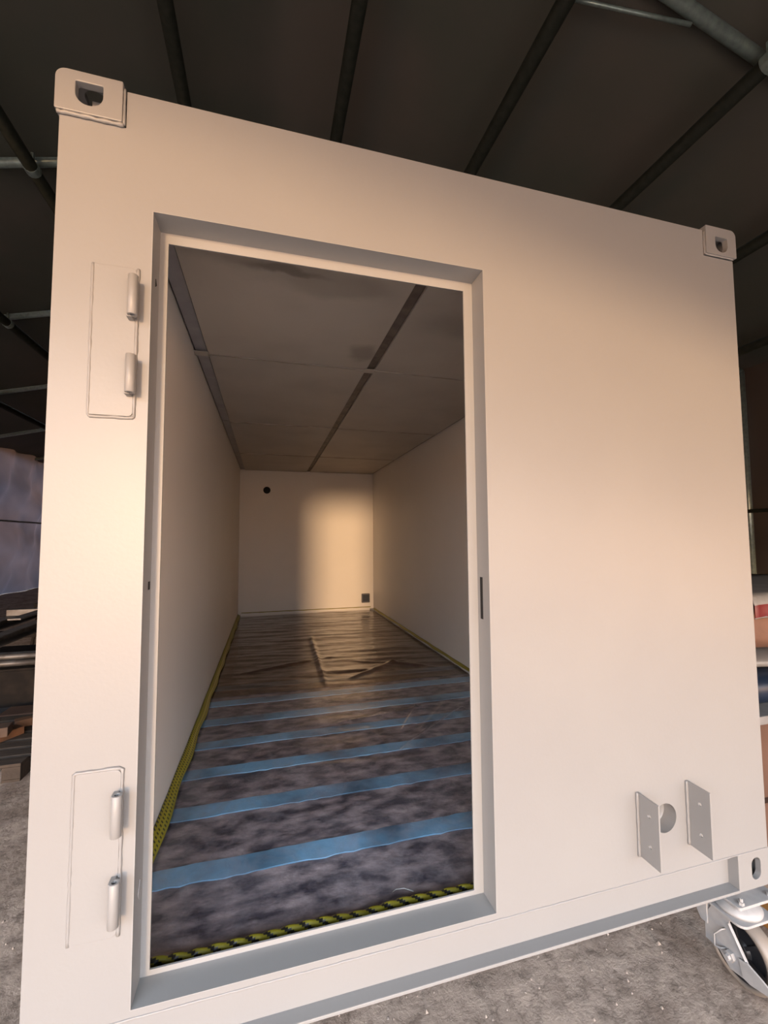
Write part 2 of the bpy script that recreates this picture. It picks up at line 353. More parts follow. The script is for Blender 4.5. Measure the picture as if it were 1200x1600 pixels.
# front panel with doorway and round port
bm = bmesh.new(); bx(bm, 0.010, W - 0.010, 0, 0.05, 0.134, H - 0.018)
fp = obj('front_panel', bm, PAINT, K)
c1 = box('cutter', DX0 - .002, DX1 + .002, -0.2, 0.2, DZ0 - .002, DZ1 + .002, PAINT, K)
bm = bmesh.new(); lathe(bm, [(-0.2, 0.050), (0.2, 0.050)], 1, (1.943, 0, 0.325), 48); c2 = obj('cutter', bm, PAINT, K)
cs = [c1, c2]
for (a, b, c, d) in ((0, .17, 2.475, 2.7), (2.27, 2.5, 2.475, 2.7)): cs.append(box('cutter', a, b, -.2, .2, c, d, PAINT, K))
cut(fp, cs)
# port sleeve behind the round hole
bm = bmesh.new()
n = 40
for (r0, r1, y0, y1) in ((0.050, 0.056, 0.05, 0.110),):
    ra = []
    for (r, y) in ((r0, y0), (r0, y1), (r1, y1), (r1, y0)):
        ra.append([bm.verts.new((1.943 + r * math.cos(2 * math.pi * k / n), y, 0.325 + r * math.sin(2 * math.pi * k / n))) for k in range(n)])
    for a, b in ((0, 1), (1, 2), (2, 3), (3, 0)):
        for k in range(n): bm.faces.new((ra[a][k], ra[a][(k + 1) % n], ra[b][(k + 1) % n], ra[b][k])).smooth = True
    bm.faces.new([bm.verts.new((1.943 + r0 * math.cos(2 * math.pi * k / n), y1 - .002, 0.325 + r0 * math.sin(2 * math.pi * k / n))) for k in range(n)])
sl = obj('port_sleeve', bm, REVEAL, K); sl['label'] = 'round cable port with dull grey back'

# door frame: stepped ring
def ring(name, prof, m, parent, bevel=0.0):
    """prof: list of (y, inset fraction 0 outer..1 inner); closed profile swept round the opening"""
    bm = bmesh.new(); R = []
    for (y, t, ex) in prof:
        x0 = DX0 + (FX0 - DX0) * t - ex; x1 = DX1 + (FX1 - DX1) * t + ex; z0 = DZ0 + (FZ0 - DZ0) * t - ex; z1 = DZ1 + (FZ1 - DZ1) * t + ex
        R.append([bm.verts.new(c) for c in ((x0, y, z0), (x1, y, z0), (x1, y, z1), (x0, y, z1))])
    for i in range(len(R)):
        a, b = R[i], R[(i + 1) % len(R)]
        for k in range(4): bm.faces.new((a[k], a[(k + 1) % 4], b[(k + 1) % 4], b[k]))
    return obj(name, bm, m, parent, bevel=bevel)
df = ring('door_frame', [(-0.0006, 0, 0), (DD, 0, 0), (DD, 1, 0), (0.086, 1, 0), (0.086, 0, 0.018), (0.0510, 0, 0.018), (0.0510, 0, 0.0022), (-0.0006, 0, 0.0022)], REVEAL, K)
df['label'] = 'stepped pale grey door frame recessed in the panel'
# strike slot, small slots and nick on the reveals
box('strike_slot', DX1 - 0.0015, DX1 + 0.002, 0.045, 0.060, 1.055, 1.195, HOLE, df)
box('latch_slot', DX0 - 0.002, DX0 + 0.0015, 0.052, 0.066, 1.190, 1.212, HOLE, df)
bm = bmesh.new(); prism(bm, [(0.040, 2.075), (0.052, 2.062), (0.040, 2.052)], 0, DX0 - .001, DX0 + .0015); obj('nick', bm, HOLE, df)
bm = bmesh.new(); prism(bm, [(0.036, 0.400), (0.052, 0.428), (0.044, 0.385)], 0, DX0 - .001, DX0 + .0015); obj('nick', bm, STRIPG, df)

# thin seal lip on the inner edge of the sill
# bottom rail: recessed web over a forward flange
box('bottom_rail', 0.1655, 2.276, 0.040, 0.052, 0.010, 0.150, PAINT, K)
box('rail_flange', 0.163, 2.276, -0.002, 0.12, 0.0, 0.010, PAINT, K, bevel=0.002)
def bead(name, pts, r, parent, m=PAINT, seed=1, step=0.012):
    """irregular weld bead along a polyline"""
    rnd = random.Random(seed); P = []; RR = []
    for a, b in zip(pts, pts[1:]):
        a, b = Vector(a), Vector(b); k = max(2, int((b - a).length / step))
        for i in range(k): P.append(a.lerp(b, i / k) + Vector((0, 0, rnd.uniform(-.25, .25) * r))); RR.append(r * rnd.uniform(.8, 1.25))
    P.append(Vector(pts[-1])); RR.append(r)
    bm = bmesh.new(); tube(bm, P, RR, 6); return obj(name, bm, m, parent)
bead('weld_bead', [(0.02, -0.000, 0.135), (2.42, -0.000, 0.135)], 0.0028, K, seed=4, step=0.02)

# corner castings
def casting(ix, iz, y0, y1, front):
    x0, x1 = (-0.0, 0.162) if ix == 0 else (W - 0.162, W)
    z0, z1 = (0.0, 0.1335) if iz == 0 else (H - 0.118, H)
    r = 0.026
    rad = [0.004] * 4
    rad[{(0, 0): 0, (1, 0): 1, (1, 1): 2, (0, 1): 3}[(ix, iz)]] = r
    bm = bmesh.new(); prism(bm, rrect(x0, x1, z0, z1, rad), 1, y0, y1)
    o = obj('corner_casting', bm, PAINT, K)
    t = 0.022
    cs = [box('cutter', x0 + t, x1 - t, y0 + t, y1 - t, z0 + t, z1 - t, PAINT, K)]
    # end hole
    if iz == 1: hz0, hz1 = (2.508, 2.572) if ix == 0 else (2.497, 2.560)
    else: hz0, hz1 = (0.030, 0.108)
    if iz == 1: hx0, hx1 = (0.048, 0.114) if ix == 0 else (2.325, 2.391)
    else: hx0, hx1 = (0.052, 0.096) if ix == 0 else (2.343, 2.389)
    rr = (hx1 - hx0) / 2
    rr2 = rr * .96
    radh = (rr2, rr2, .004, .004) if iz == 1 else (rr2, rr2, rr2, rr2)
    bm = bmesh.new()
    ya, yb = (y0 - .05, y0 + t + .01) if front else (y1 - t - .01, y1 + .05)
    prism(bm, rrect(hx0, hx1, hz0, hz1, radh, 8), 1, ya, yb); cs.append(obj('cutter', bm, PAINT, K))
    # side hole
    ym = (y0 + y1) / 2; zm = (z0 + z1) / 2
    bm = bmesh.new()
    xa, xb = (x0 - .05, x0 + t + .01) if ix == 0 else (x1 - t - .01, x1 + .05)
    prism(bm, rrect(ym - .04, ym + .04, zm - .026, zm + .026, [.025] * 4, 8), 0, xa, xb); cs.append(obj('cutter', bm, PAINT, K))
    # top / bottom hole
    bm = bmesh.new(); xm = (x0 + x1) / 2
    za, zb = (z0 - .05, z0 + t + .01) if iz == 0 else (z1 - t - .01, z1 + .05)
    prism(bm, rrect(xm - .031, xm + .031, ym - .06, ym + .06, [.03] * 4, 8), 2, za, zb); cs.append(obj('cutter', bm, PAINT, K))
    cut(o, cs)
    b = o.modifiers.new('bevel', 'BEVEL'); b.width = 0.002; b.segments = 2; b.limit_method = 'ANGLE'; b.angle_limit = math.radians(50)
    return o
for ix in (0, 1):
    for iz in (0, 1):
        y0 = -0.010 if iz else 0.0
        c = casting(ix, iz, y0, 0.168, True)
        if (ix, iz) == (0, 1):
            wb = bead('weld_bead', [(0.006, -0.004, 2.478), (0.165, -0.004, 2.478)], 0.0055, c, seed=2, step=.009)
            wb2 = bead('weld_bead', [(0.165, -0.003, 2.478), (0.165, -0.003, 2.585)], 0.0035, c, seed=5, step=.012)
        if (ix, iz) == (1, 1):
            bead('weld_bead', [(2.274, -0.002, 2.482), (2.43, -0.002, 2.482)], 0.0035, c, seed=6)
            bead('weld_bead', [(2.273, -0.002, 2.482), (2.273, -0.002, 2.575)], 0.0035, c, seed=7)
        casting(ix, iz, LEN - 0.168, LEN + 0.010, False)

# hinge plates with two knuckles each
def hinge(z0, z1, kn, low, seed):
    bm = bmesh.new(); prism(bm, rrect(0.104, 0.208, z0, z1, [.003, .012, .012, .003], 5), 1, -0.003, 0.004)
    p = obj('hinge_plate', bm, PAINT, K, bevel=0.001)
    zz, zo = (z0, z1) if low else (z1, z0)
    # weld running round the plate: heavy on one short edge and the hinge side
    bead('weld_bead', [(0.103, -0.001, zo), (0.103, -0.001, zz), (0.108, -0.001, zz + (-.004 if low else .004)), (0.204, -0.001, zz + (-.004 if low else .004)), (0.211, -0.001, zz), (0.212, -0.001, zo)], 0.0042, p, seed=seed)
    for (a, b) in kn:
        bm = bmesh.new()
        # hollow barrel standing off the plate, its leaf welded to the plate
        prof_n = 24
        rings = []
        for (r, z) in ((0.0125, a), (0.0125, b), (0.0060, b), (0.0060, b - .02), (0.0060, a + .02), (0.0060, a)):
            rings.append([bm.verts.new((0.209 + r * math.cos(2 * math.pi * k / prof_n), -0.034 + r * math.sin(2 * math.pi * k / prof_n), z)) for k in range(prof_n)])
        for i in range(6):
            A, B = rings[i], rings[(i + 1) % 6]
            for k in range(prof_n): bm.faces.new((A[k], A[(k + 1) % prof_n], B[(k + 1) % prof_n], B[k])).smooth = i in (0, 3)
        bx(bm, 0.193, 0.206, -0.030, -0.002, a - .002, b - .006)
        kk = obj('hinge_knuckle', bm, PAINT, p)
        # pin deep in the barrel is part of the shadowy hole; the barrel rests on a spacer
        box('hinge_leaf', 0.202, 0.213, -0.023, -0.002, a + .006, b - .010, PAINT, p)
        kk.modifiers.new('bevel', 'BEVEL').width = 0.0008
    return p
hinge(1.659, 2.072, [(1.925, 2.034), (1.715, 1.817)], True, 11)
hinge(0.340, 0.743, [(0.598, 0.698), (0.387, 0.492)], False, 12)

# two drilled bracket plates standing out from the panel
def bracket(x, z0, z1, d, seed):
    bm = bmesh.new(); bx(bm, x, x + 0.006, -d, 0.002, z0, z1)
    p = obj('bracket_plate', bm, PAINT, K)
    cs = []
    h = z1 - z0
    for fz in (0.27, 0.74):
        bm = bmesh.new(); lathe(bm, [(-0.05, 0.0058), (0.05, 0.0058)], 0, (x, -d * 0.56, z0 + h * fz), 20); cs.append(obj('cutter', bm, PAINT, K))
    cut(p, cs)
    b = p.modifiers.new('bevel', 'BEVEL'); b.width = 0.001; b.limit_method = 'ANGLE'
    bead('weld_bead', [(x - .002, -0.003, z0), (x - .002, -0.003, z1)], 0.005, p, seed=seed)
bracket(1.8220, 0.222, 0.435, 0.086, 21)
bracket(2.0450, 0.218, 0.441, 0.087, 22)

# outer shell: posts, rails, corrugated sides, roof, rear end
def corrugated(name, x, sgn, y0, y1, z0, z1, m):
    bm = bmesh.new(); prof = []; y = y0; pitch = 0.278; dpt = 0.036
    while y < y1 - 1e-6:
        for (dy, dx) in ((0, 0), (.07, 0), (.138, dpt), (.208, dpt)):
            if y + dy < y1: prof.append((y + dy, dx))
        y += pitch
    prof.append((y1, 0))
    A = [bm.verts.new((x + sgn * d, yy, z0)) for yy, d in prof]; B = [bm.verts.new((x + sgn * d, yy, z1)) for yy, d in prof]
    for i in range(len(prof) - 1): bm.faces.new((A[i], A[i + 1], B[i + 1], B[i]))
    o = obj(name, bm, m, K); md = o.modifiers.new('solid', 'SOLIDIFY'); md.thickness = 0.002; return o
corrugated('side_panel', 0.022, 1, 0.16, LEN - 0.16, 0.14, 2.54, PAINT)
corrugated('side_panel', W - 0.022, -1, 0.16, LEN - 0.16, 0.14, 2.54, PAINT)
for x0, x1 in ((0.006, 0.066), (W - 0.066, W - 0.006)):
    box('top_rail', x0, x1, 0.169, LEN - 0.169, 2.535, 2.590, PAINT, K, 0.003)
    box('side_rail', x0, x1, 0.169, LEN - 0.169, 0.015, 0.145, PAINT, K, 0.003)
    for y0, y1 in ((0.051, 0.16), (LEN - 0.16, LEN - 0.003)):
        box('corner_post', (x0 + .004), (x1 + .03 if x0 < 1 else x1 - .004), y0, y1, 0.119, H - 0.119, PAINT, K)
box('roof_panel', 0.067, W - 0.067, 0.051, LEN - 0.03, 2.560, 2.580, PAINT, K)
box('rear_panel', 0.164, W - 0.164, LEN - 0.02, LEN, 0.0, H - 0.02, PAINT, K)
box('underframe', 0.067, W - 0.067, 0.17, LEN - 0.17, 0.02, 0.085, STEELD, K)

# inner lining
box('inner_wall', IX0 - .016, IX0, 0.087, IY1 + .002, 0.086, 2.49, INWALL, K)
box('inner_wall', IX1, IX1 + .016, 0.087, IY1 + .002, 0.086, 2.49, INWALL, K)
# front return wall inside, beside and above the doorway
bm = bmesh.new(); bx(bm, IX0 + .001, DX0 - .005, .087, .100, .10, 2.45); bx(bm, DX1 + .005, IX1 - .001, .087, .100, .10, 2.45); bx(bm, DX0 - .005, DX1 + .005, .087, .100, DZ1 + .001, 2.45)
obj('inner_front_wall', bm, INWALL, K)
end = box('inner_end_wall', IX0 - .016, IX1 + .016, IY1, IY1 + .02, 0.086, 2.49, INWALL, K)
bm = bmesh.new(); lathe(bm, [(-0.05, 0.058), (0.05, 0.058)], 1, (0.549, IY1, 2.135), 32); cut(end, [obj('cutter', bm, PAINT, K)])
bm = bmesh.new(); lathe(bm, [(0.012, 0.062), (0.016, 0.062)], 1, (0.549, IY1 - .005, 2.135), 32); ph = obj('wall_port', bm, HOLE, K); ph['label'] = 'small round black hole high in the end wall'
so = bmesh.new(); bx(so, 2.128, 2.268, IY1 - .045, IY1, 0.240, 0.392)
so = obj('power_socket', so, GREYP, K, bevel=0.008); so['label'] = 'dark grey socket box low on the end wall'
box('socket_lid', 2.143, 2.253, IY1 - .052, IY1 - .0455, 0.262, 0.372, mat('socket_lid', (0.05, 0.055, 0.07), .25), so, 0.004)

# ceiling: eight panels over a dark void, with cover strips
box('ceiling_backing', IX0, IX1, 0.087, IY1, 2.482, 2.492, DARKGAP, K)
ys = [0.101, 1.455, 3.005, 4.555, IY1 - .008]
for i in range(4):
    for (a, b) in ((0.205, 1.188), (1.246, 2.316)):
        dz = random.uniform(-.003, .003)
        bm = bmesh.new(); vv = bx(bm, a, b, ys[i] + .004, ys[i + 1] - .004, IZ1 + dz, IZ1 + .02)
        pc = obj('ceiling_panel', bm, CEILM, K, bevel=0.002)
    for (a, b, mt) in ((0.136, 0.201, STRIPG), (1.192, 1.242, STRIPM), (2.320, 2.338, STRIPM)):
        box('ceiling_strip', a, b, ys[i] + .006, ys[i + 1] - .006, IZ1 + .008, IZ1 + .02, mt, K)
for yy in ys[1:-1]:
    for (a, b) in ((0.203, 1.190), (1.244, 2.318)):
        bead('ceiling_seam', [(a, yy - .004, IZ1 - .001), ((a + b) / 2, yy + .002, IZ1 - .001), (b, yy, IZ1 - .001)], .0055, K, SEAM, seed=int(yy * 10), step=.05)
for (x, y, mt) in ((1.217, 1.455, CEILM), (0.165, 1.44, CEILM)):
    bm = bmesh.new(); bx(bm, x - .045, x + .045, y - .03, y + .035, IZ1 - .006, IZ1 - .0035); obj('cover_patch', bm, mt, K)

# floor: dark plates between blue cross strips
stripes = [0.510, 0.890, 1.225, 1.545, 1.880, 2.215]
y = 2.56
stripes.append(y)
edges = [0.087]
for i, s in enumerate(stripes):
    wd = 0.043 if i < 4 else 0.05
    rs = random.Random(40 + i); bm = bmesh.new(); N = 60; lo, hi = [], []
    for q in range(N + 1):
        x = IX0 + (IX1 - IX0) * q / N
        lo.append((x, s - wd - .001 - .012 * abs(math.sin(q * .23 + i)) * rs.random())); hi.append((x, s + wd + .001 + .006 * rs.random() * abs(math.sin(q * .31 + 2 * i))))
    for q in range(N):
        va = [bm.verts.new((*p, z)) for z in (0.0992, 0.1035) for p in (lo[q], lo[q + 1], hi[q + 1], hi[q])]
        for f in ((0, 1, 2, 3), (4, 5, 6, 7), (0, 1, 5, 4), (2, 3, 7, 6)): bm.faces.new([va[t] for t in f])
    bx(bm, IX0, IX1, s - wd, s + wd, 0.086, 0.0992)
    obj('floor_strip', bm, BLUEM, K)
    edges += [s - wd, s + wd]
edges.append(IY1)
for a, b in zip(edges[0::2], edges[1::2]):
    box('floor_plate', IX0, IX1, a + .0015, b - .0015, 0.086, 0.099, FLOORM, K, 0.002)

# casters
def caster_part(x, y):
    """fork body is the part; wheel, ring, plate, bolts and brake hang on it"""
    zc, R = -0.207, 0.121
    bm = bmesh.new()
    # fork crown
    prism(bm, rrect(-0.085, 0.085, -0.060, 0.090, [.03] * 4, 5), 2, -0.082, -0.073)
    # two cheeks, drawn in side view (y, z)
    cheek = [(0.060, -0.073), (0.082, -0.120), (0.098, -0.182), (0.098, -0.235), (0.045, -0.238), (0.008, -0.272), (-0.052, -0.262), (-0.066, -0.212), (0.004, -0.110), (-0.010, -0.073)]
    prism(bm, cheek, 0, -0.066, -0.060); prism(bm, cheek, 0, 0.048, 0.054)
    # flange on the cheek's front edge
    for xx in (-0.072, 0.048):
        a = Vector((xx, 0.003, -0.108)); b = Vector((xx, -0.066, -0.213)); d = (b - a); nrm = Vector((0, -d.z, d.y)).normalized() * 0.004
        v = [bm.verts.new(p) for p in (a, a + Vector((.012, 0, 0)), b + Vector((.012, 0, 0)), b, a + nrm, a + nrm + Vector((.012, 0, 0)), b + nrm + Vector((.012, 0, 0)), b + nrm)]
        for f in ((0, 1, 2, 3), (4, 5, 6, 7), (0, 1, 5, 4), (1, 2, 6, 5), (2, 3, 7, 6), (3, 0, 4, 7)): bm.faces.new([v[i] for i in f])
    # rear wing of the fork
    prism(bm, [(0.085, -0.074), (0.120, -0.074), (0.146, -0.118), (0.112, -0.176), (0.085, -0.176)], 0, -0.070, 0.050)
    f = obj('caster', bm, CASTW, K, bevel=0.0015); f.location = (x, y, 0)
    f['label'] = 'white steel swivel caster with brake pedal'
    bm = bmesh.new(); prism(bm, rrect(-0.060, 0.140, -0.035, 0.125, [.01] * 4, 4), 2, -0.040, -0.030); obj('mounting_plate', bm, CASTW, f, bevel=0.001)
    bm = bmesh.new(); prism(bm, rrect(-0.030, 0.115, 0.030, 0.120, [.01] * 4, 4), 2, -0.030, 0.0); obj('spacer_block', bm, CASTW, f)
    bm = bmesh.new(); lathe(bm, [(-0.073, 0.074), (-0.062, 0.076), (-0.052, 0.066), (-0.040, 0.052)], 2, (0.0, 0.018, 0), 36)
    for q in bm.faces: q.smooth = True
    obj('swivel_ring', bm, CASTW, f)
    for (bx_, by_) in ((-0.035, -0.022), (0.110, -0.022), (-0.048, 0.108), (0.128, 0.108)):
        bm = bmesh.new(); lathe(bm, [(-0.030, 0.010), (-0.020, 0.010), (-0.020, 0.006), (-0.008, 0.0055)], 2, (bx_, by_, 0), 6); obj('bolt', bm, CASTW, f)
    # wheel: black hub disc with spokes recess, urethane tyre
    bm = bmesh.new(); lathe(bm, [(-0.024, 0.030), (-0.024, 0.026), (-0.020, 0.032), (-0.012, 0.040), (-0.012, 0.086), (-0.022, 0.092), (-0.024, 0.098), (0.024, 0.098), (0.022, 0.092), (0.012, 0.086), (0.012, 0.040), (0.024, 0.030)], 0, (-0.012 + .002, 0, zc), 48)
    for k in range(6):
        a = 2 * math.pi * k / 6 + .3
        for s in (-0.020, 0.012):
            v = []
            c, sn = math.cos(a), math.sin(a)
            for (rr, ww) in ((0.03, 0.006), (0.09, 0.006)):
                for sg in (-1, 1): v.append(Vector((s - .010, c * rr - sn * ww * sg, zc + sn * rr + c * ww * sg)))
            A = [bm.verts.new(p) for p in v]; B = [bm.verts.new(p + Vector((.008, 0, 0))) for p in v]
            for q in ((0, 1, 3, 2),): bm.faces.new([A[i] for i in q]); bm.faces.new([B[i] for i in q])
            for (i, j) in ((0, 1), (1, 3), (3, 2), (2, 0)): bm.faces.new((A[i], A[j], B[j], B[i]))
    obj('wheel', bm, BLACK, f)
    bm = bmesh.new(); prof = [(-0.026, 0.0985), (-0.030, 0.104), (-0.028, 0.114), (-0.020, R), (0.020, R), (0.028, 0.114), (0.030, 0.104), (0.026, 0.0985)]
    rings = [[bm.verts.new((t - 0.010, r * math.cos(2 * math.pi * k / 56), zc + r * math.sin(2 * math.pi * k / 56))) for k in range(56)] for t, r in prof]
    for i in range(len(rings)):
        A, B = rings[i], rings[(i + 1) % len(rings)]
        for k in range(56): bm.faces.new((A[k], A[(k + 1) % 56], B[(k + 1) % 56], B[k])).smooth = True
    obj('tyre', bm, TYREM, f)
    # axle bolt
    bm = bmesh.new(); lathe(bm, [(-0.092, 0.009), (-0.082, 0.011), (-0.082, 0.018), (-0.066, 0.018), (0.054, 0.014), (0.064, 0.012)], 0, (0, 0.0, zc - .012), 6)
    obj('axle_bolt', bm, CASTW, f)
    # bent wire handle on the cheek
    bm = bmesh.new(); tube(bm, [(-0.066, 0.018, -0.140), (-0.080, 0.022, -0.142), (-0.082, 0.050, -0.180), (-0.082, 0.050, -0.222), (-0.078, 0.028, -0.214), (-0.066, 0.020, -0.210)], 0.0028, 8)
    obj('wire_clip', bm, CASTW, f)
    # brake lever
    bm = bmesh.new(); prism(bm, [(-0.030, -0.200), (-0.058, -0.192), (-0.105, -0.206), (-0.185, -0.236), (-0.190, -0.262), (-0.120, -0.243), (-0.066, -0.258), (-0.040, -0.256)], 0, -0.074, -0.067)
    obj('brake_lever', bm, CASTW, f, bevel=0.0015)
    bm = bmesh.new(); bx(bm, -0.074, 0.040, -0.196, -0.180, -0.262, -0.236); obj('brake_pedal', bm, CASTW, f, bevel=0.002)
    return f
c0 = caster_part(2.300, 0.012)
def dupc(x, y, mir=False):
    c = c0.copy(); C.objects.link(c); c.parent = K; c.location = (x, y, 0)
    for ch in list(c0.children):
        d = ch.copy(); C.objects.link(d); d.parent = c
    if mir: c.rotation_euler = (0, 0, math.pi)
    return c
dupc(0.110, 0.012); dupc(2.330, LEN - 0.09, True); dupc(0.110, LEN - 0.09, True)

# ------------------------------------------------------------ plastic film and warning tape in the container
from mathutils import noise
def film(name, x0, x1, y0, y1, nx, ny, z, m, amp, diag, label, seed):
    bm = bmesh.new(); V = []
    for j in range(ny + 1):
        for i in range(nx + 1):
            x = x0 + (x1 - x0) * i / nx; y = y0 + (y1 - y0) * j / ny
            n1 = noise.noise(Vector((x * 0.8 + seed, y * 5.0, 0.3))); n2 = noise.noise(Vector((x * 2.5, y * 14.0 + x * 2, seed)))
            d = amp * (0.6 * abs(n1) + 0.35 * n2 * 0.5)
            for (ax, ay, bx_, by_, hgt, wd) in diag:
                A = Vector((ax, ay)); B = Vector((bx_, by_)); P = Vector((x, y)); t = max(0, min(1, (P - A).dot(B - A) / (B - A).length_squared)); q = A.lerp(B, t)
                d += hgt * math.exp(-((P - q).length / wd) ** 2) * (1 - abs(2 * t - 1) ** 4 * .6)
            ed = min(1, (x - x0) / .07, (x1 - x) / .07) * (min(1, max(0, (2.42 - y) / .2)) if y0 < 1 else min(1, max(0, (y - 2.30 - .04 * math.sin(x * 5)) / .25)))
            V.append(bm.verts.new((x, y, z + max(0, d) * max(0, ed))))
    for j in range(ny):
        for i in range(nx):
            a = j * (nx + 1) + i; bm.faces.new((V[a], V[a + 1], V[a + nx + 2], V[a + nx + 1])).smooth = True
    o = obj(name, bm, m); o.location = (0, 0, H0)
    if o.data.polygons[0].normal.z < 0: o.data.flip_normals()      # film faces up
    return tag(o, label, 'plastic sheet')
film('plastic_sheet', IX0 + .012, IX1 - .012, 0.102, 2.42, 280, 300, 0.1065, FILM, 0.012,
     [(1.33, 1.16, 1.93, 1.62, 0.032, 0.011), (1.42, 1.42, 1.66, 1.80, 0.022, 0.010), (1.05, 1.62, 1.45, 1.66, .016, .012), (1.25, 1.62, 1.75, 1.72, 0.022, 0.02), (1.5, 1.35, 1.85, 1.75, 0.010, 0.02), (1.2, 1.5, 1.25, 1.2, .008, .02)],
     'clear plastic film over the near floor, blue strips showing through', 1.0)
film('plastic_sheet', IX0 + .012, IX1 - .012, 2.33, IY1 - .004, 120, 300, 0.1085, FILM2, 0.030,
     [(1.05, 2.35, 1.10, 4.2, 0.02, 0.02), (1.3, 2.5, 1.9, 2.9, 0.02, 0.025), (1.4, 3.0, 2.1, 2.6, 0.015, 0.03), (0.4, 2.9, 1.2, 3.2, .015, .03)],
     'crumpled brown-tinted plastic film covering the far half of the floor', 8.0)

def band(name, P0, P1, wv, label, seg=160, wob=0.003, seed=0):
    """flat printed tape from P0 to P1, wv = width vector"""
    bm = bmesh.new(); uvl = bm.loops.layers.uv.new('uv'); P0, P1, wv = Vector(P0), Vector(P1), Vector(wv); rnd = random.Random(seed)
    L = (P1 - P0).length; R = []
    for i in range(seg + 1):
        t = i / seg; o = Vector((0, 0, abs(math.sin(t * 37 + seed)) * wob)); s = 1 + 0.12 * math.sin(t * 60 + seed)
        R.append((bm.verts.new(P0.lerp(P1, t) + o), bm.verts.new(P0.lerp(P1, t) + wv * s + o), t * L))
    for a, b in zip(R, R[1:]):
        f = bm.faces.new((a[0], a[1], b[1], b[0])); f.smooth = True
        for l, uv in zip(f.loops, ((a[2], 0), (a[2], 1), (b[2], 1), (b[2], 0))): l[uvl].uv = uv
    me_o = obj(name, bm, TAPE); me_o.location = (0, 0, H0)
    md = me_o.modifiers.new('solid', 'SOLIDIFY'); md.thickness = 0.002
    return tag(me_o, label, 'tape')
band('warning_tape', (IX0 + .003, 0.14, 0.158), (IX0 + .003, IY1 - .06, 0.158), (0.038, 0, -0.034), 'yellow and black warning tape along the foot of the left inner wall', seed=1)
band('warning_tape', (IX1 - .003, 0.30, 0.150), (IX1 - .003, IY1 - .06, 0.150), (-0.018, 0, -0.022), 'thin yellow warning tape along the foot of the right inner wall', seed=3)
band('warning_tape', (IX0 + .05, IY1 - .003, 0.166), (IX1 - .05, IY1 - .003, 0.166), (0, -0.008, -0.010), 'thin yellow tape line at the foot of the end wall', seed=5, wob=.001)

def twisted(name, x0, x1, y, z, label):
    bm = bmesh.new(); n = 12; N = 520; R = []
    for i in range(N + 1):
        t = i / N; x = x0 + (x1 - x0) * t; ph = 2 * math.pi * (x1 - x0) * t / 0.105; ring = []
        yy = y + 0.003 * math.sin(t * 21); zz = z + 0.002 * math.sin(t * 33)
        for k in range(n):
            a = 2 * math.pi * k / n
            r = 0.0110 * (0.72 + 0.36 * abs(math.cos(a - ph)))
            ring.append(bm.verts.new((x, yy + r * math.cos(a), zz + r * math.sin(a) * 1.05)))
        R.append((ring, ph))
    for (a, pa), (b, pb) in zip(R, R[1:]):
        for k in range(n):
            f = bm.faces.new((a[k], a[(k + 1) % n], b[(k + 1) % n], b[k])); f.smooth = True
            ang = (2 * math.pi * (k + .5) / n - pa) % math.pi
            f.material_index = 1 if 1.1 < ang < 2.3 else 0
    bm.faces.new(R[0][0]); bm.faces.new(R[-1][0])
    o = obj(name, bm, [YEL, BLACK]); o.location = (0, 0, H0); return tag(o, label, 'tape')
twisted('twisted_tape', 0.150, 1.50, 0.145, 0.1310, 'twisted yellow and black warning tape lying behind the door sill')
bm = bmesh.new(); tube(bm, [(0.985, 0.20, 0.128), (0.995, 0.19, 0.142), (1.02, 0.18, 0.148), (1.05, 0.17, 0.139)], 0.0016, 6)
o = obj('plastic_thread', bm, WHITEM); o.location = (0, 0, H0); tag(o, 'short pale curl of plastic beside the twisted tape', 'plastic scrap')

# ------------------------------------------------------------ things beside the container
# right: stacked cartons, board, roll, sack and sheet seen past the container's right edge
def carton(x0, x1, y0, y1, z0, z1, label, m=CARD, grp=None):
    r = empty('cardboard_box', ((x0 + x1) / 2, (y0 + y1) / 2, z0), label, 'box', grp)
    hx, hy, h = (x1 - x0) / 2, (y1 - y0) / 2, z1 - z0
    box('body', -hx, hx, -hy, hy, 0, h - .006, m, r, 0.004)
    box('flap', -hx, hx, -hy, -0.004, h - .006, h, m, r); box('flap', -hx, hx, 0.004, hy, h - .006, h, m, r)
    box('packing_tape', -.03, .03, -hy - .001, -hy + .001, h * .55, h - .007, mat('packing_tape', (.2, .07, .02), .4), r)
    return r
carton(2.95, 3.85, 0.42, 1.15, 0.0, 0.285, 'brown cardboard box on the ground, bottom of the stack at right')
carton(2.98, 3.80, 0.45, 1.10, 0.288, 0.684, 'brown cardboard box in the middle of the stack at right')
o = box('foam_board', 2.90, 3.86, 0.40, 1.16, 0.686, 0.728, WHITEM, None, 0.004); tag(o, 'scuffed white board lying on top of the brown boxes', 'board')
# navy roll
bm = bmesh.new(); P = []; RR = []
tube(bm, [(2.92, .54, .826), (2.96, .54, .826), (3.3, .54, .826), (3.7, .54, .822), (3.84, .54, .822)], [0.06, .088, .092, .088, .06], 24)
tag(obj('tarp_roll', bm, NAVY), 'dark blue rolled plastic sheeting on the white board', 'roll')
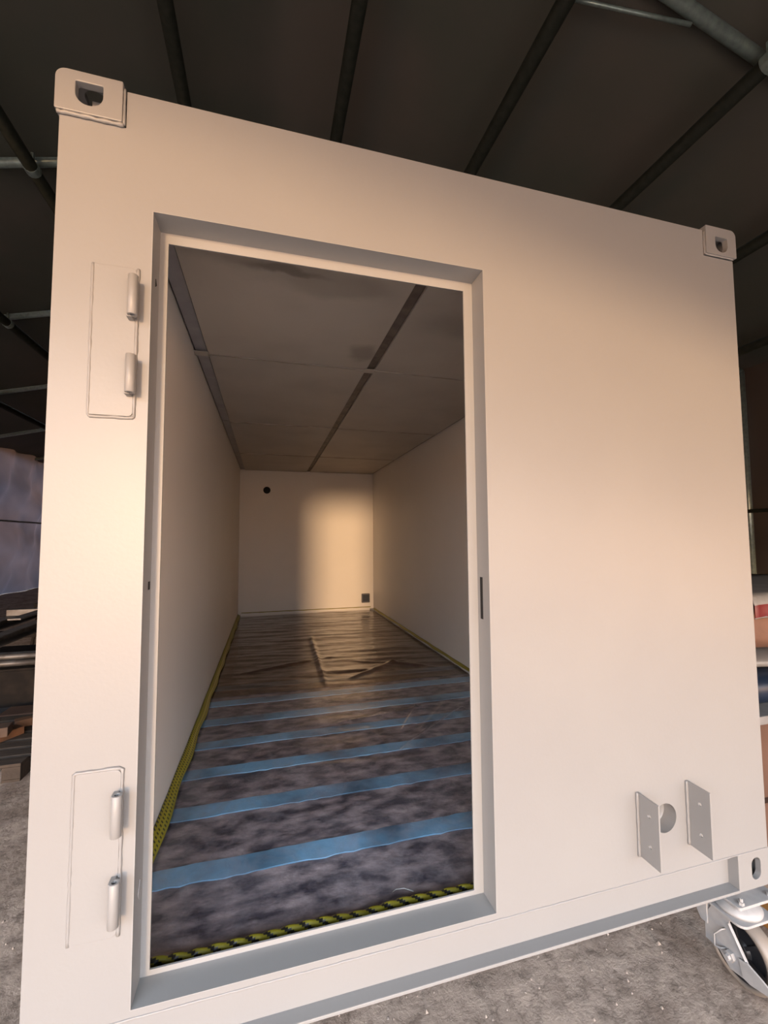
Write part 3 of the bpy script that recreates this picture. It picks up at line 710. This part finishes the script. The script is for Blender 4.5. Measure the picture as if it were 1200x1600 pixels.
# brown sack
def sack(name, cx, cy, cz, sx_, sy_, sz_, m, seed, p=2.6):
    bm = bmesh.new(); bmesh.ops.create_uvsphere(bm, u_segments=40, v_segments=24, radius=1)
    for v in bm.verts:
        c = v.co; q = Vector((math.copysign(abs(c.x) ** (2 / p), c.x), math.copysign(abs(c.y) ** (2 / p), c.y), math.copysign(abs(c.z) ** (2 / p), c.z)))
        d = 1 + 0.05 * noise.noise(q * 3 + Vector((seed, 0, 0)))
        v.co = Vector((q.x * sx_ * d, q.y * sy_ * d, q.z * sz_))
    for f in bm.faces: f.smooth = True
    o = obj(name, bm, m); o.location = (cx, cy, cz); return o
o = sack('white_sack', 3.36, .80, 0.960, .46, .33, .046, WHITEM, 2.0); tag(o, 'flat white plastic sack under the brown paper bale', 'sack')
o = sack('paper_bale', 3.40, .80, 1.148, .44, .36, .135, TAN, 4.0, 3.2); tag(o, 'brown paper-wrapped bale lying on the white sack', 'bale')
# striped sheet draped on the bale: white over red
bm = bmesh.new(); rows = [(0.36, 1.185, 0), (0.355, 1.255, 0), (0.352, 1.262, 1), (0.352, 1.325, 1), (0.355, 1.330, 0), (0.362, 1.365, 0), (0.44, 1.372, 0), (0.80, 1.374, 0), (1.10, 1.36, 0)]
prev = None
rows = rows[1:]
for (y, z, mi) in rows:
    row = [bm.verts.new((2.96 + .88 * k / 20, y + .012 * math.sin(k * .9), z + 0.05 * (k / 20) ** 1.3 - 0.02)) for k in range(21)]
    if prev:
        for k in range(20):
            f = bm.faces.new((prev[0][k], prev[0][k + 1], row[k + 1], row[k])); f.smooth = True; f.material_index = 1 if (prev[1] and mi) else 0
    prev = (row, mi)
o = obj('striped_sheet', bm, [WHITEM, REDM]); md = o.modifiers.new('solid', 'SOLIDIFY'); md.thickness = 0.004; tag(o, 'white plastic sheet with a red stripe draped over the brown bale', 'sheet')
# boards on the ground right of the caster
o = box('plywood_board', 2.62, 3.80, -0.35, 0.36, 0.0, 0.030, mat('orange_ply', (0.42, 0.19, 0.045), .5, col2=(0.33, 0.15, 0.04), nscale=5, stretch=(6, 1, 1)), None, 0.002); tag(o, 'orange-brown plywood board on the ground beside the caster', 'board')
o = box('cardboard_sheet', 2.72, 3.80, -0.30, 0.40, 0.031, 0.042, mat('pale_card', (0.52, 0.36, 0.24), .8, col2=(.46, .32, .22), nscale=6), None, 0.001); tag(o, 'pale cardboard sheet lying on the orange-brown plywood', 'cardboard')

# left: steel stock, cabinet and timber seen past the container's left edge
def channel(name, x0, x1, y0, y1, z0, z1, t, m, label, grp=None):
    """U channel running along y, open towards +x"""
    bm = bmesh.new(); prism(bm, [(x0, z0), (x1, z0), (x1, z0 + t), (x0 + t, z0 + t), (x0 + t, z1 - t), (x1, z1 - t), (x1, z1), (x0, z1)], 1, y0, y1)
    o = obj(name, bm, m, None, bevel=.002); return tag(o, label, 'steel beam', grp)
def trestle(x0, x1, y, h):
    r = empty('trestle', ((x0 + x1) / 2, y, 0), None, 'trestle')
    hw = (x1 - x0) / 2
    box('top_bar', -hw, hw, -.04, .04, h - .06, h, STEELK, r, .003)
    for s in (-1, 1):
        for q in (-1, 1):
            bm = bmesh.new(); tube(bm, [(s * (hw - .05), 0, h - .06), (s * (hw - .02), q * .18, 0.0)], .022, 8); obj('leg', bm, STEELK, r)
    return r
t1 = trestle(-2.45, -1.25, 3.54, 0.82); t1['label'] = 'dark steel trestle at left, the nearer one under the beams'
t2 = trestle(-2.45, -1.25, 5.6, 0.82); t2['label'] = 'dark steel trestle at left, the farther one under the beams'
channel('steel_channel', -1.56, -1.46, 2.6, 6.6, 0.822, 0.905, .01, STEELD, 'grey steel channel on the trestles, the beam nearest the container')
channel('steel_channel', -1.95, -1.85, 2.7, 6.4, 0.822, 0.905, .01, STEELD, 'grey steel channel on the trestles, the beam farther from the container')
box_ = box('steel_spacer', -1.95, -1.47, 3.9, 3.98, 0.907, 0.968, STEELD, None, .003); tag(box_, 'short grey steel bar laid across the two channels', 'steel bar')
o = box('steel_flat', -1.60, -1.50, 3.2, 6.2, 0.970, 0.985, STEELD, None, .002); tag(o, 'flat grey steel strip topmost on the channels', 'steel bar')
# cabinet with pipes on it below the beams
cb = empty('tool_cabinet', (-1.98, 4.3, 0), 'low black steel cabinet under the beams at left', 'cabinet')
box('body', -.45, .45, -.55, .55, 0.06, 0.42, STEELK, cb, .004); box('plinth', -.42, .42, -.52, .52, 0, .06, BLACK, cb)
box('door', -.43, -.01, -.562, -.551, .08, .40, STEELK, cb, .002); box('door', .01, .43, -.562, -.551, .08, .40, STEELK, cb, .002)
for i in range(5):
    z = 0.42 + .032 + (i // 3) * .058; yv = 3.85 + (i % 3) * .07 + (i // 3) * .035
    o = tube_obj('steel_pipe', [(-2.5, yv, z), (-1.5 + .03 * i, yv - .02 * 0, z)], .030, STEELD, None, 14); tag(o, ['grey steel pipe on the black cabinet, front one of the lower row', 'grey steel pipe on the black cabinet, middle one of the lower row', 'grey steel pipe on the black cabinet, rear one of the lower row', 'grey steel pipe on the black cabinet, front one of the upper two', 'grey steel pipe on the black cabinet, rear one of the upper two'][i], 'pipe', 'pipes on the black cabinet')
# timber on the ground
def timber(x, y, z, l, w_, h_, rz, label, m=WOOD):
    bm = bmesh.new(); bx(bm, -l / 2, l / 2, -w_ / 2, w_ / 2, 0, h_); o = obj('timber_block', bm, m, None, bevel=.004); o.location = (x, y, z); o.rotation_euler = (0, 0, rz)
    return tag(o, label, 'wood block')
pal = empty('wooden_pallet', (-1.62, 2.85, 0), 'dark dirty wooden pallet on the ground at left under the timber offcuts', 'pallet')
PALW = mat('dirty_wood', (.035, .026, .020), .85, col2=(.075, .052, .036), nscale=6, bump=.3, bscale=30, stretch=(1, 8, 1))
for k in range(7):
    a = -.50 + k * .145; box('board', -.55, .55, a, a + .105, .100, .120, PALW, pal, .002)
for k in range(3):
    a = -.55 + k * .495; box('bearer', a, a + .11, -.50, .475, .018, .099, PALW, pal, .002)
    box('bottom_board', a, a + .11, -.50, .475, 0, .017, PALW, pal)
timber(-1.30, 3.10, 0.122, .30, .08, .06, .5, 'orange-brown timber block on the dark pallet, nearest the container')
timber(-1.50, 2.66, 0.122, .60, .10, .06, 1.0, 'reddish timber offcut on the dark pallet, lower one of the crossed pair')
timber(-1.52, 2.70, 0.184, .40, .12, .07, 0.2, 'brown timber offcut laid across the reddish one', mat('pale_wood', (.12, .07, .045), .8, col2=(.08, .05, .035), nscale=5))
timber(-2.55, 2.20, 0.0, .5, .16, .16, 0.3, 'thick squared timber block at the far left edge', WOOD)
o = box('cardboard_piece', -1.75, -1.38, 3.42, 3.64, 0.0, 0.10, CARD, None, .004); tag(o, 'small brown carton on the ground in front of the black cabinet', 'box')

# crumbs of concrete and grit by the container
bm = bmesh.new(); rnd = random.Random(5)
for i in range(700):
    x = rnd.uniform(-1.1, 2.55); y = rnd.uniform(-0.6, 1.2); s = rnd.uniform(.0015, .005) * (1.6 if rnd.random() < .1 else 1)
    vs_ = [bm.verts.new((x + s * dx * rnd.uniform(.6, 1.3), y + s * dy * rnd.uniform(.6, 1.3), max(0, dz) * s * rnd.uniform(.6, 1.2) - .002)) for dx, dy, dz in ((-1, -1, 0), (1, -1, 0), (1, 1, 0), (-1, 1, 0), (0, 0, 1.6))]
    for f in ((0, 1, 4), (1, 2, 4), (2, 3, 4), (3, 0, 4), (3, 2, 1, 0)): bm.faces.new([vs_[k] for k in f])
o = obj('gravel_crumbs', bm, mat('grit', (.20, .165, .14), .9, col2=(.42, .35, .30), nscale=9)); tag(o, 'scattered grit and concrete crumbs on the ground', 'grit', kind='stuff')
